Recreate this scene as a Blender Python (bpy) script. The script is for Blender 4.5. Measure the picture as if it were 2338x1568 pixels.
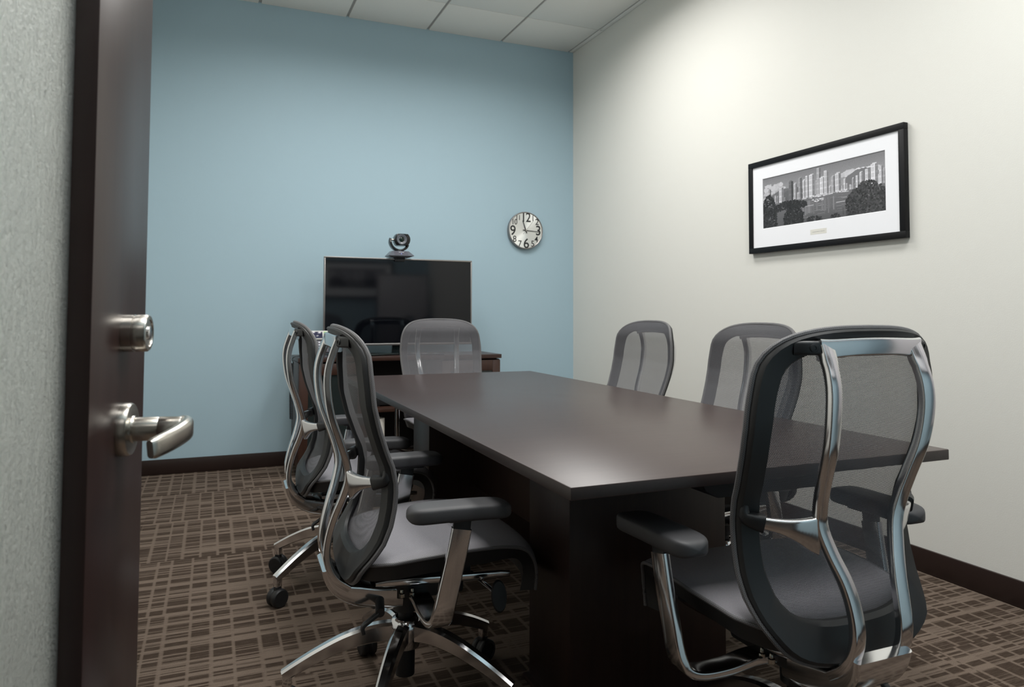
import bpy, bmesh, math, random
import numpy as np
from mathutils import Vector, Matrix

# ------------------------------------------------------------------ clear
for o in list(bpy.data.objects):
    bpy.data.objects.remove(o, do_unlink=True)
SC = bpy.context.scene
COL = SC.collection
random.seed(7)
RNG = np.random.default_rng(7)

# ------------------------------------------------------------------ camera, world, exposure
FPX, CYPX = 1642.66, 644.62
YAW, PITCH, ROLL = -0.394, 0.0414, 0.0031
CAM = Vector((-2.7467, -5.2898, 1.0711))
fw = Vector((-math.sin(YAW)*math.cos(PITCH), math.cos(YAW)*math.cos(PITCH), math.sin(PITCH)))
rt = Vector((math.cos(YAW), math.sin(YAW), 0))
up = rt.cross(fw)
r2 = rt*math.cos(ROLL) + up*math.sin(ROLL)
u2 = -rt*math.sin(ROLL) + up*math.cos(ROLL)
cam = bpy.data.cameras.new('camera')
cam.sensor_width = 36
cam.sensor_fit = 'HORIZONTAL'
cam.lens = FPX/2338*36
cam.shift_y = -(784-CYPX)/2338
cam.clip_start = 0.02
cam.dof.use_dof = True
cam.dof.focus_distance = 2.2
cam.dof.aperture_fstop = 7.1
camo = bpy.data.objects.new('camera', cam)
COL.objects.link(camo)
M = Matrix((r2, u2, -fw)).transposed().to_4x4()
M.translation = CAM
camo.matrix_world = M
SC.camera = camo

W = bpy.data.worlds.new('world')
SC.world = W
W.use_nodes = True
W.node_tree.nodes['Background'].inputs[0].default_value = (0.9, 0.95, 1, 1)
W.node_tree.nodes['Background'].inputs[1].default_value = 0.05
vs = SC.view_settings
vs.view_transform = 'Standard'
vs.look = 'None'
vs.gamma = 1
vs.use_curve_mapping = False
vs.exposure = 0.0

LIGHT_COL = (1.0, 0.99, 0.965)
ROOM_WATTS = 29.5
HALL_WATTS = 4
H = 3.24                     # ceiling height
XL, YF = -3.36, -5.04        # left wall, front wall (room faces)

# ------------------------------------------------------------------ materials
def new_mat(name):
    m = bpy.data.materials.new(name)
    m.use_nodes = True
    nt = m.node_tree
    b = nt.nodes['Principled BSDF']
    return m, nt, b

def simple(name, col, rough=.5, metal=0., spec=.5, bump=None, coat=0.):
    m, nt, b = new_mat(name)
    b.inputs['Base Color'].default_value = (*col, 1)
    b.inputs['Roughness'].default_value = rough
    b.inputs['Metallic'].default_value = metal
    b.inputs['Specular IOR Level'].default_value = spec
    if coat:
        b.inputs['Coat Weight'].default_value = coat
        b.inputs['Coat Roughness'].default_value = .08
    if bump:
        sc, st, dist = bump
        tc = nt.nodes.new('ShaderNodeTexCoord')
        n = nt.nodes.new('ShaderNodeTexNoise')
        n.inputs['Scale'].default_value = sc
        n.inputs['Detail'].default_value = 4
        bp = nt.nodes.new('ShaderNodeBump')
        bp.inputs['Strength'].default_value = st
        bp.inputs['Distance'].default_value = dist
        nt.links.new(tc.outputs['Object'], n.inputs['Vector'])
        nt.links.new(n.outputs['Fac'], bp.inputs['Height'])
        nt.links.new(bp.outputs['Normal'], b.inputs['Normal'])
    return m

def wood(name, c1, c2, rough, axis_scale, spec=.5):
    m, nt, b = new_mat(name)
    tc = nt.nodes.new('ShaderNodeTexCoord')
    mp = nt.nodes.new('ShaderNodeMapping')
    mp.inputs['Scale'].default_value = axis_scale
    n = nt.nodes.new('ShaderNodeTexNoise')
    n.inputs['Scale'].default_value = 1
    n.inputs['Detail'].default_value = 6
    n.inputs['Roughness'].default_value = .65
    r = nt.nodes.new('ShaderNodeValToRGB')
    r.color_ramp.elements[0].position = .3
    r.color_ramp.elements[1].position = .72
    r.color_ramp.elements[0].color = (*c1, 1)
    r.color_ramp.elements[1].color = (*c2, 1)
    nt.links.new(tc.outputs['Object'], mp.inputs['Vector'])
    nt.links.new(mp.outputs['Vector'], n.inputs['Vector'])
    nt.links.new(n.outputs['Fac'], r.inputs['Fac'])
    nt.links.new(r.outputs['Color'], b.inputs['Base Color'])
    b.inputs['Roughness'].default_value = rough
    b.inputs['Specular IOR Level'].default_value = spec
    return m

MAT = {}
MAT['blue'] = simple('blue_wall_paint', (.385, .525, .60), .62, bump=(220, .12, .002), spec=.35)
MAT['cream'] = simple('cream_wall_paint', (.755, .742, .692), .6, bump=(220, .12, .002), spec=.35)
MAT['base'] = simple('dark_brown_baseboard', (.022, .012, .010), .35)
MAT['ceil'] = simple('ceiling_tile_white', (.86, .85, .81), .9, bump=(160, .35, .003), spec=.2)
MAT['tbar'] = simple('ceiling_grid_grey', (.46, .44, .42), .5)
MAT['table'] = wood('espresso_laminate', (.034, .020, .018), (.046, .028, .025), .33, (3, 60, 60), .5)
MAT['tedge'] = wood('espresso_edge_band', (.026, .017, .015), (.034, .022, .020), .42, (60, 3, 60), .5)
MAT['ped'] = wood('espresso_panel', (.022, .011, .009), (.034, .017, .013), .4, (60, 60, 3), .45)
MAT['cred'] = wood('walnut_cabinet', (.034, .014, .009), (.052, .022, .014), .38, (50, 50, 3), .5)
MAT['credtop'] = wood('walnut_cabinet_top', (.032, .014, .010), (.047, .021, .015), .33, (3, 50, 50), .5)
MAT['inside'] = simple('dark_cabinet_inside', (.010, .007, .006), .6)
MAT['chrome'] = simple('polished_aluminium', (.74, .74, .75), .14, 1.)
MAT['nickel'] = simple('satin_nickel', (.55, .52, .47), .27, 1.)
MAT['plastic'] = simple('black_plastic', (.016, .0165, .018), .42, bump=(900, .12, .0005))
MAT['frame'] = simple('charcoal_frame_plastic', (.013, .0132, .014), .5, bump=(900, .1, .0005))
MAT['pad'] = simple('soft_black_arm_pad', (.045, .0445, .048), .55, bump=(1200, .1, .0004))
MAT['steel'] = simple('zinc_bolt', (.5, .48, .42), .25, 1.)
MAT['black'] = simple('matte_black', (.008, .008, .009), .5)
MAT['fblack'] = simple('black_picture_frame', (.005, .005, .006), .5, spec=.25)
MAT['white'] = simple('white_mat_board', (.90, .90, .93), .7)
MAT['paper'] = simple('cream_caption_card', (.74, .72, .66), .7)
MAT['ink'] = simple('grey_ink', (.22, .22, .22), .7)
MAT['bezel'] = simple('silver_bezel', (.30, .28, .27), .3, .85)
MAT['screen'] = simple('glossy_black_screen', (.0025, .003, .0045), .06, spec=.4)
MAT['tvback'] = simple('tv_back_black', (.012, .012, .013), .5)
MAT['tglass'] = simple('dark_stand_glass', (.006, .012, .013), .08)
MAT['camgrey'] = simple('grey_camera_shell', (.11, .12, .14), .3)
MAT['camblk'] = simple('gloss_black_camera', (.006, .006, .007), .2)
MAT['camlens'] = simple('green_coated_lens', (.002, .010, .006), .05)
MAT['phone'] = simple('phone_dark_grey', (.09, .09, .11), .4)
MAT['phonesil'] = simple('phone_silver', (.5, .5, .47), .35)
MAT['lcd'] = simple('phone_screen', (.02, .02, .06), .15)
MAT['green'] = simple('green_phone_keys', (.36, .62, .16), .5)
MAT['key'] = simple('pale_phone_keys', (.6, .6, .66), .4)
MAT['towel'] = simple('white_paper_towel', (.80, .76, .70), .9, bump=(70, .6, .006), spec=.1)
MAT['jamb'] = wood('espresso_door_frame', (.026, .012, .010), (.036, .018, .014), .38, (60, 60, 3), .5)
MAT['door'] = wood('espresso_door_veneer', (.030, .016, .0145), (.042, .023, .020), .33, (45, 45, 2.5), .5)
MAT['numer'] = simple('black_numerals', (.010, .010, .012), .5)
MAT['wb'] = simple('whiteboard_surface', (.62, .60, .63), .4)
MAT['hallcarpet'] = simple('hall_carpet', (.06, .05, .042), .95)

def emis(name, col, s):
    m, nt, b = new_mat(name)
    b.inputs['Base Color'].default_value = (.8, .8, .8, 1)
    b.inputs['Emission Color'].default_value = (*col, 1)
    b.inputs['Emission Strength'].default_value = s
    return m
MAT['lens'] = emis('lit_light_lens', LIGHT_COL, .4)
MAT['bluled'] = emis('blue_led', (.15, .25, 1), 1.5)

# mesh fabric: woven threads with real see-through holes
def mesh_fabric(name, col, period, mortar, see_through=True, rough=.55):
    m, nt, b = new_mat(name)
    tc = nt.nodes.new('ShaderNodeUVMap')
    br = nt.nodes.new('ShaderNodeTexBrick')
    br.inputs['Scale'].default_value = 1/period
    br.inputs['Mortar Size'].default_value = mortar
    br.inputs['Mortar Smooth'].default_value = .25
    br.inputs['Brick Width'].default_value = 1.0
    br.inputs['Row Height'].default_value = .62
    br.offset = .5
    nt.links.new(tc.outputs['UV'], br.inputs['Vector'])
    b.inputs['Base Color'].default_value = (*col, 1)
    b.inputs['Roughness'].default_value = rough
    b.inputs['Specular IOR Level'].default_value = .45
    out = nt.nodes['Material Output']
    if see_through:
        tr = nt.nodes.new('ShaderNodeBsdfTransparent')
        mx = nt.nodes.new('ShaderNodeMixShader')
        nt.links.new(br.outputs['Fac'], mx.inputs['Fac'])
        nt.links.new(tr.outputs[0], mx.inputs[1])
        nt.links.new(b.outputs[0], mx.inputs[2])
        nt.links.new(mx.outputs[0], out.inputs['Surface'])
    else:
        mix = nt.nodes.new('ShaderNodeMix')
        mix.data_type = 'RGBA'
        mix.inputs['A'].default_value = (col[0]*.3, col[1]*.3, col[2]*.3, 1)
        mix.inputs['B'].default_value = (*col, 1)
        nt.links.new(br.outputs['Fac'], mix.inputs['Factor'])
        nt.links.new(mix.outputs['Result'], b.inputs['Base Color'])
        bp = nt.nodes.new('ShaderNodeBump')
        bp.inputs['Strength'].default_value = .5
        bp.inputs['Distance'].default_value = .001
        nt.links.new(br.outputs['Fac'], bp.inputs['Height'])
        nt.links.new(bp.outputs['Normal'], b.inputs['Normal'])
    return m
MAT['mesh'] = mesh_fabric('charcoal_back_mesh', (.115, .112, .122), .0038, .19, True)
MAT['seatmesh'] = mesh_fabric('grey_seat_mesh', (.27, .262, .285), .0036, .2, False, .5)
MAT['piping'] = mesh_fabric('woven_edge_piping', (.17, .165, .17), .0042, .15, False, .5)

def carpet():
    m, nt, b = new_mat('brown_patterned_carpet')
    N = nt.nodes.new
    L = nt.links.new
    tc = N('ShaderNodeTexCoord')
    sp = N('ShaderNodeSeparateXYZ')
    L(tc.outputs['Object'], sp.inputs[0])
    def math_(op, a, c=None, clamp=False):
        n = N('ShaderNodeMath')
        n.operation = op
        n.use_clamp = clamp
        for i, v in enumerate((a, c)):
            if v is None:
                continue
            if isinstance(v, (int, float)):
                n.inputs[i].default_value = v
            else:
                L(v, n.inputs[i])
        return n.outputs[0]
    X, Y = sp.outputs['X'], sp.outputs['Y']
    # every carpet tile (0.61 m) shifts its columns a little
    ty = math_('FLOOR', math_('DIVIDE', Y, .6096))
    tx = math_('FLOOR', math_('DIVIDE', X, .6096))
    wn = N('ShaderNodeTexWhiteNoise')
    wn.noise_dimensions = '2D'
    cb = N('ShaderNodeCombineXYZ')
    L(tx, cb.inputs[0]); L(ty, cb.inputs[1])
    L(cb.outputs[0], wn.inputs['Vector'])
    xo = math_('ADD', math_('DIVIDE', X, .068), wn.outputs['Value'])
    # wobble column widths
    w1 = N('ShaderNodeTexNoise'); w1.noise_dimensions = '1D'
    w1.inputs['Scale'].default_value = 6.0
    L(X, w1.inputs['W'])
    xo = math_('ADD', xo, math_('MULTIPLY', w1.outputs['Fac'], .9))
    colid = math_('FLOOR', xo)
    fx = math_('FRACT', xo)
    line = math_('SUBTRACT', 1.0, math_('MULTIPLY', math_('SUBTRACT', math_('ABSOLUTE', math_('SUBTRACT', fx, .5)), .38), 14.0, True), True)
    line = math_('MINIMUM', line, 1.0)        # 1 inside a dark cell, 0 on the pale column lines
    # bands along y: common bands plus per-column changes
    def band(scale, cm, seed):
        n = N('ShaderNodeTexNoise'); n.noise_dimensions = '2D'
        n.inputs['Scale'].default_value = 1
        n.inputs['Detail'].default_value = 2.0
        n.inputs['Roughness'].default_value = .6
        c = N('ShaderNodeCombineXYZ')
        L(math_('ADD', math_('MULTIPLY', colid, cm), seed), c.inputs[0])
        L(math_('MULTIPLY', Y, scale), c.inputs[1])
        L(c.outputs[0], n.inputs['Vector'])
        return n.outputs['Fac']
    b1 = band(26.0, .05, 3.1)
    b2 = band(80.0, .9, 11.7)
    s = math_('ADD', math_('MULTIPLY', b1, .72), math_('MULTIPLY', b2, .44))
    dark = math_('MULTIPLY', math_('SUBTRACT', s, .525), 13.0, True)
    # fine streaks across
    st = N('ShaderNodeTexNoise'); st.noise_dimensions = '2D'
    st.inputs['Scale'].default_value = 1
    st.inputs['Detail'].default_value = 3
    c = N('ShaderNodeCombineXYZ')
    L(math_('MULTIPLY', X, 28.0), c.inputs[0]); L(math_('MULTIPLY', Y, 330.0), c.inputs[1])
    L(c.outputs[0], st.inputs['Vector'])
    k = math_('MULTIPLY', math_('ADD', math_('MULTIPLY', math_('MULTIPLY', math_('ADD', math_('MULTIPLY', line, .85), .15), dark), .95), math_('MULTIPLY', math_('SUBTRACT', st.outputs['Fac'], .5), .75)), 1.0, True)
    fz = N('ShaderNodeTexNoise')
    fz.inputs['Scale'].default_value = 520
    fz.inputs['Detail'].default_value = 2
    L(tc.outputs['Object'], fz.inputs['Vector'])
    mix = N('ShaderNodeMix'); mix.data_type = 'RGBA'
    mix.inputs['A'].default_value = (.165, .125, .098, 1)
    mix.inputs['B'].default_value = (.045, .030, .021, 1)
    L(k, mix.inputs['Factor'])
    hs = N('ShaderNodeHueSaturation')
    L(mix.outputs['Result'], hs.inputs['Color'])
    L(math_('ADD', .45, math_('MULTIPLY', fz.outputs['Fac'], 1.1)), hs.inputs['Value'])
    L(hs.outputs['Color'], b.inputs['Base Color'])
    b.inputs['Roughness'].default_value = .95
    b.inputs['Specular IOR Level'].default_value = .15
    bp = N('ShaderNodeBump')
    bp.inputs['Strength'].default_value = .6
    bp.inputs['Distance'].default_value = .004
    L(fz.outputs['Fac'], bp.inputs['Height'])
    L(bp.outputs['Normal'], b.inputs['Normal'])
    return m
MAT['carpet'] = carpet()

def textured_glass():
    m, nt, b = new_mat('rain_textured_glass')
    N, L = nt.nodes.new, nt.links.new
    tc = N('ShaderNodeTexCoord')
    mp = N('ShaderNodeMapping')
    mp.inputs['Scale'].default_value = (300, 300, 38)
    n = N('ShaderNodeTexNoise')
    n.inputs['Scale'].default_value = 1
    n.inputs['Detail'].default_value = 3
    n2 = N('ShaderNodeTexNoise')
    n2.inputs['Scale'].default_value = 190
    bp = N('ShaderNodeBump')
    bp.inputs['Strength'].default_value = .8
    bp.inputs['Distance'].default_value = .004
    ad = N('ShaderNodeMath'); ad.operation = 'ADD'
    L(tc.outputs['Object'], mp.inputs['Vector'])
    L(mp.outputs['Vector'], n.inputs['Vector'])
    L(tc.outputs['Object'], n2.inputs['Vector'])
    L(n.outputs['Fac'], ad.inputs[0]); L(n2.outputs['Fac'], ad.inputs[1])
    L(ad.outputs[0], bp.inputs['Height'])
    L(bp.outputs['Normal'], b.inputs['Normal'])
    b.inputs['Base Color'].default_value = (.93, .97, .94, 1)
    b.inputs['Roughness'].default_value = .28
    b.inputs['IOR'].default_value = 1.45
    b.inputs['Transmission Weight'].default_value = .85
    return m
MAT['rain'] = textured_glass()
MAT['cabglass'] = simple('smoked_cabinet_glass', (.02, .026, .026), .08, spec=.6)
m_, nt_, b_ = new_mat('picture_glazing')
b_.inputs['Base Color'].default_value = (1, 1, 1, 1)
b_.inputs['Transmission Weight'].default_value = 1
b_.inputs['Roughness'].default_value = 0
b_.inputs['IOR'].default_value = 1.01
MAT['glazing'] = m_

def clock_metal():
    m, nt, b = new_mat('radial_brushed_aluminium')
    N, L = nt.nodes.new, nt.links.new
    t = N('ShaderNodeTangent')
    t.direction_type = 'RADIAL'
    t.axis = 'Y'
    b.inputs['Base Color'].default_value = (.86, .86, .83, 1)
    b.inputs['Metallic'].default_value = .65
    b.inputs['Roughness'].default_value = .38
    b.inputs['Anisotropic'].default_value = .85
    L(t.outputs[0], b.inputs['Tangent'])
    return m
MAT['clock'] = clock_metal()

def print_mat():
    m, nt, b = new_mat('black_and_white_print')
    a = nt.nodes.new('ShaderNodeVertexColor')
    a.layer_name = 'ink'
    nt.links.new(a.outputs['Color'], b.inputs['Base Color'])
    b.inputs['Roughness'].default_value = .45
    return m
MAT['print'] = print_mat()

# ------------------------------------------------------------------ object helpers
def link(o, parent=None):
    COL.objects.link(o)
    if parent is not None:
        o.parent = parent
    return o

def mesh_from(name, verts, faces, mat, parent=None, smooth=True, uv=None, angle=40):
    me = bpy.data.meshes.new(name)
    me.from_pydata([tuple(map(float, v)) for v in verts], [], faces)
    me.update()
    bm = bmesh.new()
    bm.from_mesh(me)
    bmesh.ops.recalc_face_normals(bm, faces=bm.faces)
    for f in bm.faces:
        f.smooth = smooth
    if smooth:
        for e in bm.edges:
            if len(e.link_faces) == 2 and e.calc_face_angle(0) > math.radians(angle):
                e.smooth = False
    bm.to_mesh(me)
    bm.free()
    if uv is not None:
        l = me.uv_layers.new(name='UVMap')
        idx = np.zeros(len(me.loops), dtype=np.int32)
        me.loops.foreach_get('vertex_index', idx)
        l.data.foreach_set('uv', np.asarray(uv, dtype=np.float32)[idx].ravel())
    o = bpy.data.objects.new(name, me)
    me.materials.append(MAT[mat] if isinstance(mat, str) else mat)
    return link(o, parent)

class MB:
    """collects closed shapes and links them as one mesh object"""
    def __init__(s):
        s.v, s.f = [], []
    def add(s, v, f):
        n = len(s.v)
        s.v += [tuple(map(float, p)) for p in v]
        s.f += [tuple(i+n for i in q) for q in f]
        return s
    def box(s, x0, x1, y0, y1, z0, z1, bev=0.0, mat=None):
        bm = bmesh.new()
        bmesh.ops.create_cube(bm, size=1)
        bmesh.ops.scale(bm, vec=(abs(x1-x0), abs(y1-y0), abs(z1-z0)), verts=bm.verts)
        bmesh.ops.translate(bm, vec=((x0+x1)/2, (y0+y1)/2, (z0+z1)/2), verts=bm.verts)
        if bev:
            bmesh.ops.bevel(bm, geom=list(bm.edges), offset=bev, segments=2, affect='EDGES', profile=.5)
        if mat is not None:
            bmesh.ops.transform(bm, matrix=mat, verts=bm.verts)
        bm.verts.ensure_lookup_table()
        s.add([v.co[:] for v in bm.verts], [[v.index for v in f.verts] for f in bm.faces])
        bm.free()
        return s
    def lathe(s, prof, n=32, mat=None, origin=(0, 0, 0)):
        """prof: list of (radius, z), closed at both ends on the axis"""
        v, f = [], []
        m = len(prof)
        for i in range(n):
            a = 2*math.pi*i/n
            for r, z in prof:
                v.append((r*math.cos(a), r*math.sin(a), z))
        for i in range(n):
            j = (i+1) % n
            for k in range(m-1):
                f.append((i*m+k, j*m+k, j*m+k+1, i*m+k+1))
        if prof[0][0] > 1e-6:
            f.append(tuple(i*m for i in range(n)))
        if prof[-1][0] > 1e-6:
            f.append(tuple(i*m+m-1 for i in reversed(range(n))))
        if mat is not None:
            v = [tuple(mat @ Vector(p)) for p in v]
        v = [(p[0]+origin[0], p[1]+origin[1], p[2]+origin[2]) for p in v]
        return s.add(v, f)
    def sweep(s, path, section, side=(1, 0, 0), closed=False, cap=True):
        """path: points; section(i,t) -> list of (a,b), a along side, b along normal"""
        P = [Vector(p) for p in path]
        n = len(P)
        S0 = Vector(side) if not isinstance(side, list) else None
        v, f = [], []
        k = None
        for i, p in enumerate(P):
            if closed:
                t = P[(i+1) % n]-P[i-1]
            else:
                t = P[min(i+1, n-1)]-P[max(i-1, 0)]
            t.normalize()
            sd = S0 if S0 is not None else Vector(side[i])
            sd = (sd - t*sd.dot(t)).normalized()
            nm = t.cross(sd)
            sec = section(i, i/(n-1 if not closed else n))
            k = len(sec)
            for a, b in sec:
                v.append(p + sd*a + nm*b)
        rng = range(n) if closed else range(n-1)
        for i in rng:
            j = (i+1) % n
            for q in range(k):
                q2 = (q+1) % k
                f.append((i*k+q, i*k+q2, j*k+q2, j*k+q))
        if cap and not closed:
            f.append(tuple(reversed(range(k))))
            f.append(tuple((n-1)*k+q for q in range(k)))
        return s.add(v, f)
    def build(s, name, mat, parent=None, smooth=True, angle=40, uv=None):
        return mesh_from(name, s.v, s.f, mat, parent, smooth, uv, angle)

def rrect(w, h, r, seg=3):
    """rounded rectangle polygon"""
    r = min(r, w/2-1e-5, h/2-1e-5)
    out = []
    for cx, cy, a0 in ((w/2-r, h/2-r, 0), (-w/2+r, h/2-r, 90), (-w/2+r, -h/2+r, 180), (w/2-r, -h/2+r, 270)):
        for k in range(seg+1):
            a = math.radians(a0+90*k/seg)
            out.append((cx+r*math.cos(a), cy+r*math.sin(a)))
    return out

def circ(r, n=12):
    return [(r*math.cos(2*math.pi*k/n), r*math.sin(2*math.pi*k/n)) for k in range(n)]

def smooth_path(pts, n):
    """Catmull-Rom resample at even arc length"""
    P = np.array(pts, float)
    Q = np.vstack([2*P[0]-P[1], P, 2*P[-1]-P[-2]])
    out = []
    for i in range(1, len(Q)-2):
        for t in np.linspace(0, 1, 16, endpoint=False):
            a, b, c, d = Q[i-1], Q[i], Q[i+1], Q[i+2]
            out.append(.5*((2*b)+(-a+c)*t+(2*a-5*b+4*c-d)*t*t+(-a+3*b-3*c+d)*t**3))
    out.append(P[-1])
    out = np.array(out)
    s = np.r_[0, np.cumsum(np.linalg.norm(np.diff(out, axis=0), axis=1))]
    u = np.linspace(0, s[-1], n)
    return np.stack([np.interp(u, s, out[:, k]) for k in range(out.shape[1])], 1)

def empty(name, loc, rz=0, label=None, cat=None, group=None):
    o = bpy.data.objects.new(name, None)
    o.empty_display_size = .1
    o.location = loc
    o.rotation_euler = (0, 0, rz)
    link(o)
    tag(o, label, cat, group)
    return o

def tag(o, label=None, cat=None, group=None, kind=None):
    if label: o['label'] = label
    if cat: o['category'] = cat
    if group: o['group'] = group
    if kind: o['kind'] = kind
    return o

def struct(o):
    o['kind'] = 'structure'
    return o

# ------------------------------------------------------------------ room shell
HALL_Y = -7.2
T = .6096
struct(MB().box(XL-.12, .12, YF-.06, .12, -.12, 0).build('floor', 'carpet', smooth=False))
struct(MB().box(-5.2, 1.2, HALL_Y, YF-.06, -.12, 0).build('floor_hall', 'hallcarpet', smooth=False))
struct(MB().box(XL-.12, 0, 0, .12, 0, H+.2).build('wall_back', 'blue', smooth=False))
struct(MB().box(0, .12, YF, .12, 0, H+.2).build('wall_right', 'cream', smooth=False))
struct(MB().box(XL-.12, XL, YF, 0, 0, H+.2).build('wall_left', 'cream', smooth=False))
DX0, DX1, DZ = -3.035, -2.02, 2.16          # doorway
wf = MB()
wf.box(-5.2, DX0-.0, YF-.12, YF, 0, H+.2)
wf.box(DX1, 1.2, YF-.12, YF, 0, H+.2)
wf.box(DX0, DX1, YF-.12, YF, DZ, H+.2)
struct(wf.build('wall_front', 'blue', smooth=False))
struct(MB().box(-5.2, 1.2, HALL_Y-.12, HALL_Y, 0, H).build('wall_hall', 'cream', smooth=False))
struct(MB().box(-5.2, 1.2, HALL_Y, YF-.12, 2.75, 2.85).build('ceiling_hall', 'ceil', smooth=False))
# door frame
jm = MB()
jm.box(DX0-.045, DX0+.018, YF-.132, YF+.012, 0, DZ+.045, .003)
jm.box(DX1-.018, DX1+.045, YF-.132, YF+.012, 0, DZ+.045, .003)
jm.box(DX0+.018, DX1-.018, YF-.132, YF+.012, DZ-.018, DZ+.045, .003)
struct(jm.build('trim_1', 'jamb'))
# baseboards
HB = .098
struct(MB().box(XL, 0, -.012, 0, 0, HB, .002).build('baseboard_back', 'base'))
struct(MB().box(-.012, 0, YF, -.012, 0, HB, .002).build('baseboard_right', 'base'))
struct(MB().box(XL, XL+.012, YF, -.012, 0, HB, .002).build('baseboard_left', 'base'))
struct(MB().box(DX1+.045, -.012, YF, YF+.012, 0, HB, .002).build('baseboard_front', 'base'))

# ceiling: recessed T-bar grid with lay-in tiles, each tile its own piece
xs = [0, -.040] + [-.040-T*i for i in range(1, 6)] + [XL]
ys = [0, -.514] + [-.514-T*j for j in range(1, 8)] + [YF]
cg = MB()
cg.box(XL, 0, YF, 0, H+.010, H+.2)
ceil = struct(cg.build('ceiling', 'tbar', smooth=False))
LIGHT_CELLS = [(2, 2), (4, 2), (2, 6), (4, 6)]     # column, first row: 2x4 ft lights
skip = set()
for c_, r_ in LIGHT_CELLS:
    skip |= {(c_, r_), (c_, r_+1)}
tiles = {}
for i in range(len(xs)-1):
    for j in range(len(ys)-1):
        if (i, j) in skip:
            continue
        x1, x0 = xs[i], xs[i+1]
        y1, y0 = ys[j], ys[j+1]
        gx, gy = .0105, .0028
        gx1 = .002 if i == 0 else gx
        gy1 = .001 if j == 0 else gy
        if x1-x0 < .06:
            gx1, gxa = .002, .004
        else:
            gxa = gx
        key = (round(x1-x0, 4), round(y1-y0, 4), gx1, gy1)
        if key not in tiles:
            t_ = MB().box(x0-x1+gxa, -gx1, y0-y1+gy, -gy1, 0, .018, .0015)
            me = t_.build('ceiling_tile', 'ceil', ceil)
            tiles[key] = me
            me.location = (x1, y1, H)
        else:
            o = tiles[key].copy()
            link(o, ceil)
            o.location = (x1, y1, H)

# lights
def troffer(x0, x1, y0, y1, z, watts, label, spread):
    cx, cy = (x0+x1)/2, (y0+y1)/2
    e = empty('recessed_light', (cx, cy, z), 0, label, 'ceiling light', 'recessed ceiling lights')
    w, l = x1-x0, y1-y0
    fr = MB()
    t = .03
    fr.box(-w/2, w/2, -l/2, -l/2+t, -.004, .012, .001)
    fr.box(-w/2, w/2, l/2-t, l/2, -.004, .012, .001)
    fr.box(-w/2, -w/2+t, -l/2+t, l/2-t, -.004, .012, .001)
    fr.box(w/2-t, w/2, -l/2+t, l/2-t, -.004, .012, .001)
    fr.build('frame', 'white', e)
    MB().box(-w/2+t, w/2-t, -l/2+t, l/2-t, .006, .0095).build('lens', 'lens', e, smooth=False)
    la = bpy.data.lights.new('light_output', 'AREA')
    la.shape = 'RECTANGLE'
    la.size, la.size_y = w-.08, l-.08
    la.energy = watts
    la.color = LIGHT_COL
    la.spread = math.radians(spread)
    lo = bpy.data.objects.new('light_output', la)
    link(lo, e)
    lo.location = (0, 0, -.006)
    return e
LBL = ['recessed ceiling light above the aisle chairs near the blue wall', 'recessed ceiling light above the table near the blue wall']
k = 0
for c_, r_ in LIGHT_CELLS:
    end = 'near the blue wall' if r_ == 2 else 'near the doorway wall'
    side = 'on the framed picture side' if c_ == 2 else 'on the open door side'
    troffer(xs[c_+1]+.012, xs[c_]-.012, ys[r_+2]+.012, ys[r_]-.012, H, ROOM_WATTS,
            'recessed rectangular ceiling light %s %s' % (end, side), 161)
troffer(-3.1, -1.9, -6.5, -5.9, 2.75, HALL_WATTS, 'recessed rectangular ceiling light in the hall outside the door', 150)

# ------------------------------------------------------------------ door
DD = Vector((.166, .985, 0)).normalized()
FREE = Vector((-2.841, -4.059, 0))
DW = .975
hinge = FREE - DD*DW
door = empty('door_1', (hinge.x, hinge.y, 0), math.atan2(DD.y, DD.x))
struct(door)
TH = .050
ST = .240
zb, zt = .012, 2.135
MB().box(DW-ST, DW, 0, TH, zb, zt, .0015).build('lock_stile', 'door', door)
MB().box(0, .14, 0, TH, zb, zt, .0015).build('hinge_stile', 'door', door)
MB().box(.14, DW-ST, 0, TH, zt-.14, zt, .0015).build('top_rail', 'door', door)
MB().box(.14, DW-ST, 0, TH, zb, .26, .0015).build('bottom_rail', 'door', door)
MB().box(.14, DW-ST, .0265, .0325, .26, zt-.14).build('glass_pane', 'rain', door, smooth=False)
# deadbolt and lever on the right-hand face (local -y)
RY = Matrix.Rotation(math.radians(90), 4, 'X')       # lathe z axis -> local -y
def on_face(x, z):
    return Matrix.Translation((x, 0, z)) @ RY
BS = DW-.104
db = MB()
db.lathe([(0, 0), (.0258, 0), (.0258, .0130), (.0246, .0138), (.0246, .0150), (.0258, .0158), (.0258, .0290), (.0240, .0312), (.0190, .0315), (.0185, .0303), (0, .0303)], 40, on_face(BS, 1.0405))
dbo = db.build('deadbolt', 'nickel', door)
kb = MB()
kb.lathe([(0, .0300), (.0095, .0300), (.0095, .0320), (.0085, .0326), (0, .0326)], 24, on_face(BS, 1.0405))
kb.build('key_cylinder', 'chrome', dbo)
LZ = .908
rs = MB()
rs.lathe([(0, 0), (.0365, 0), (.0365, .009), (.0345, .0124), (.031, .0130), (.019, .0136), (.018, .016), (0, .016)], 44, on_face(BS, LZ))
lv = rs.build('lever_handle', 'nickel', door)
nk = MB()
nk.lathe([(0, .012), (.0165, .012), (.0165, .046), (.0160, .047), (.0165, .048), (.0162, .072), (.0150, .082), (.009, .088), (0, .088)], 28, on_face(BS, LZ))
nk.build('neck', 'nickel', lv)
pth = smooth_path([(BS+.010, -.074, LZ+.001), (BS-.006, -.083, LZ+.001), (BS-.025, -.085, LZ), (BS-.050, -.081, LZ-.003), (BS-.078, -.072, LZ-.007), (BS-.102, -.060, LZ-.011)], 22)
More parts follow.
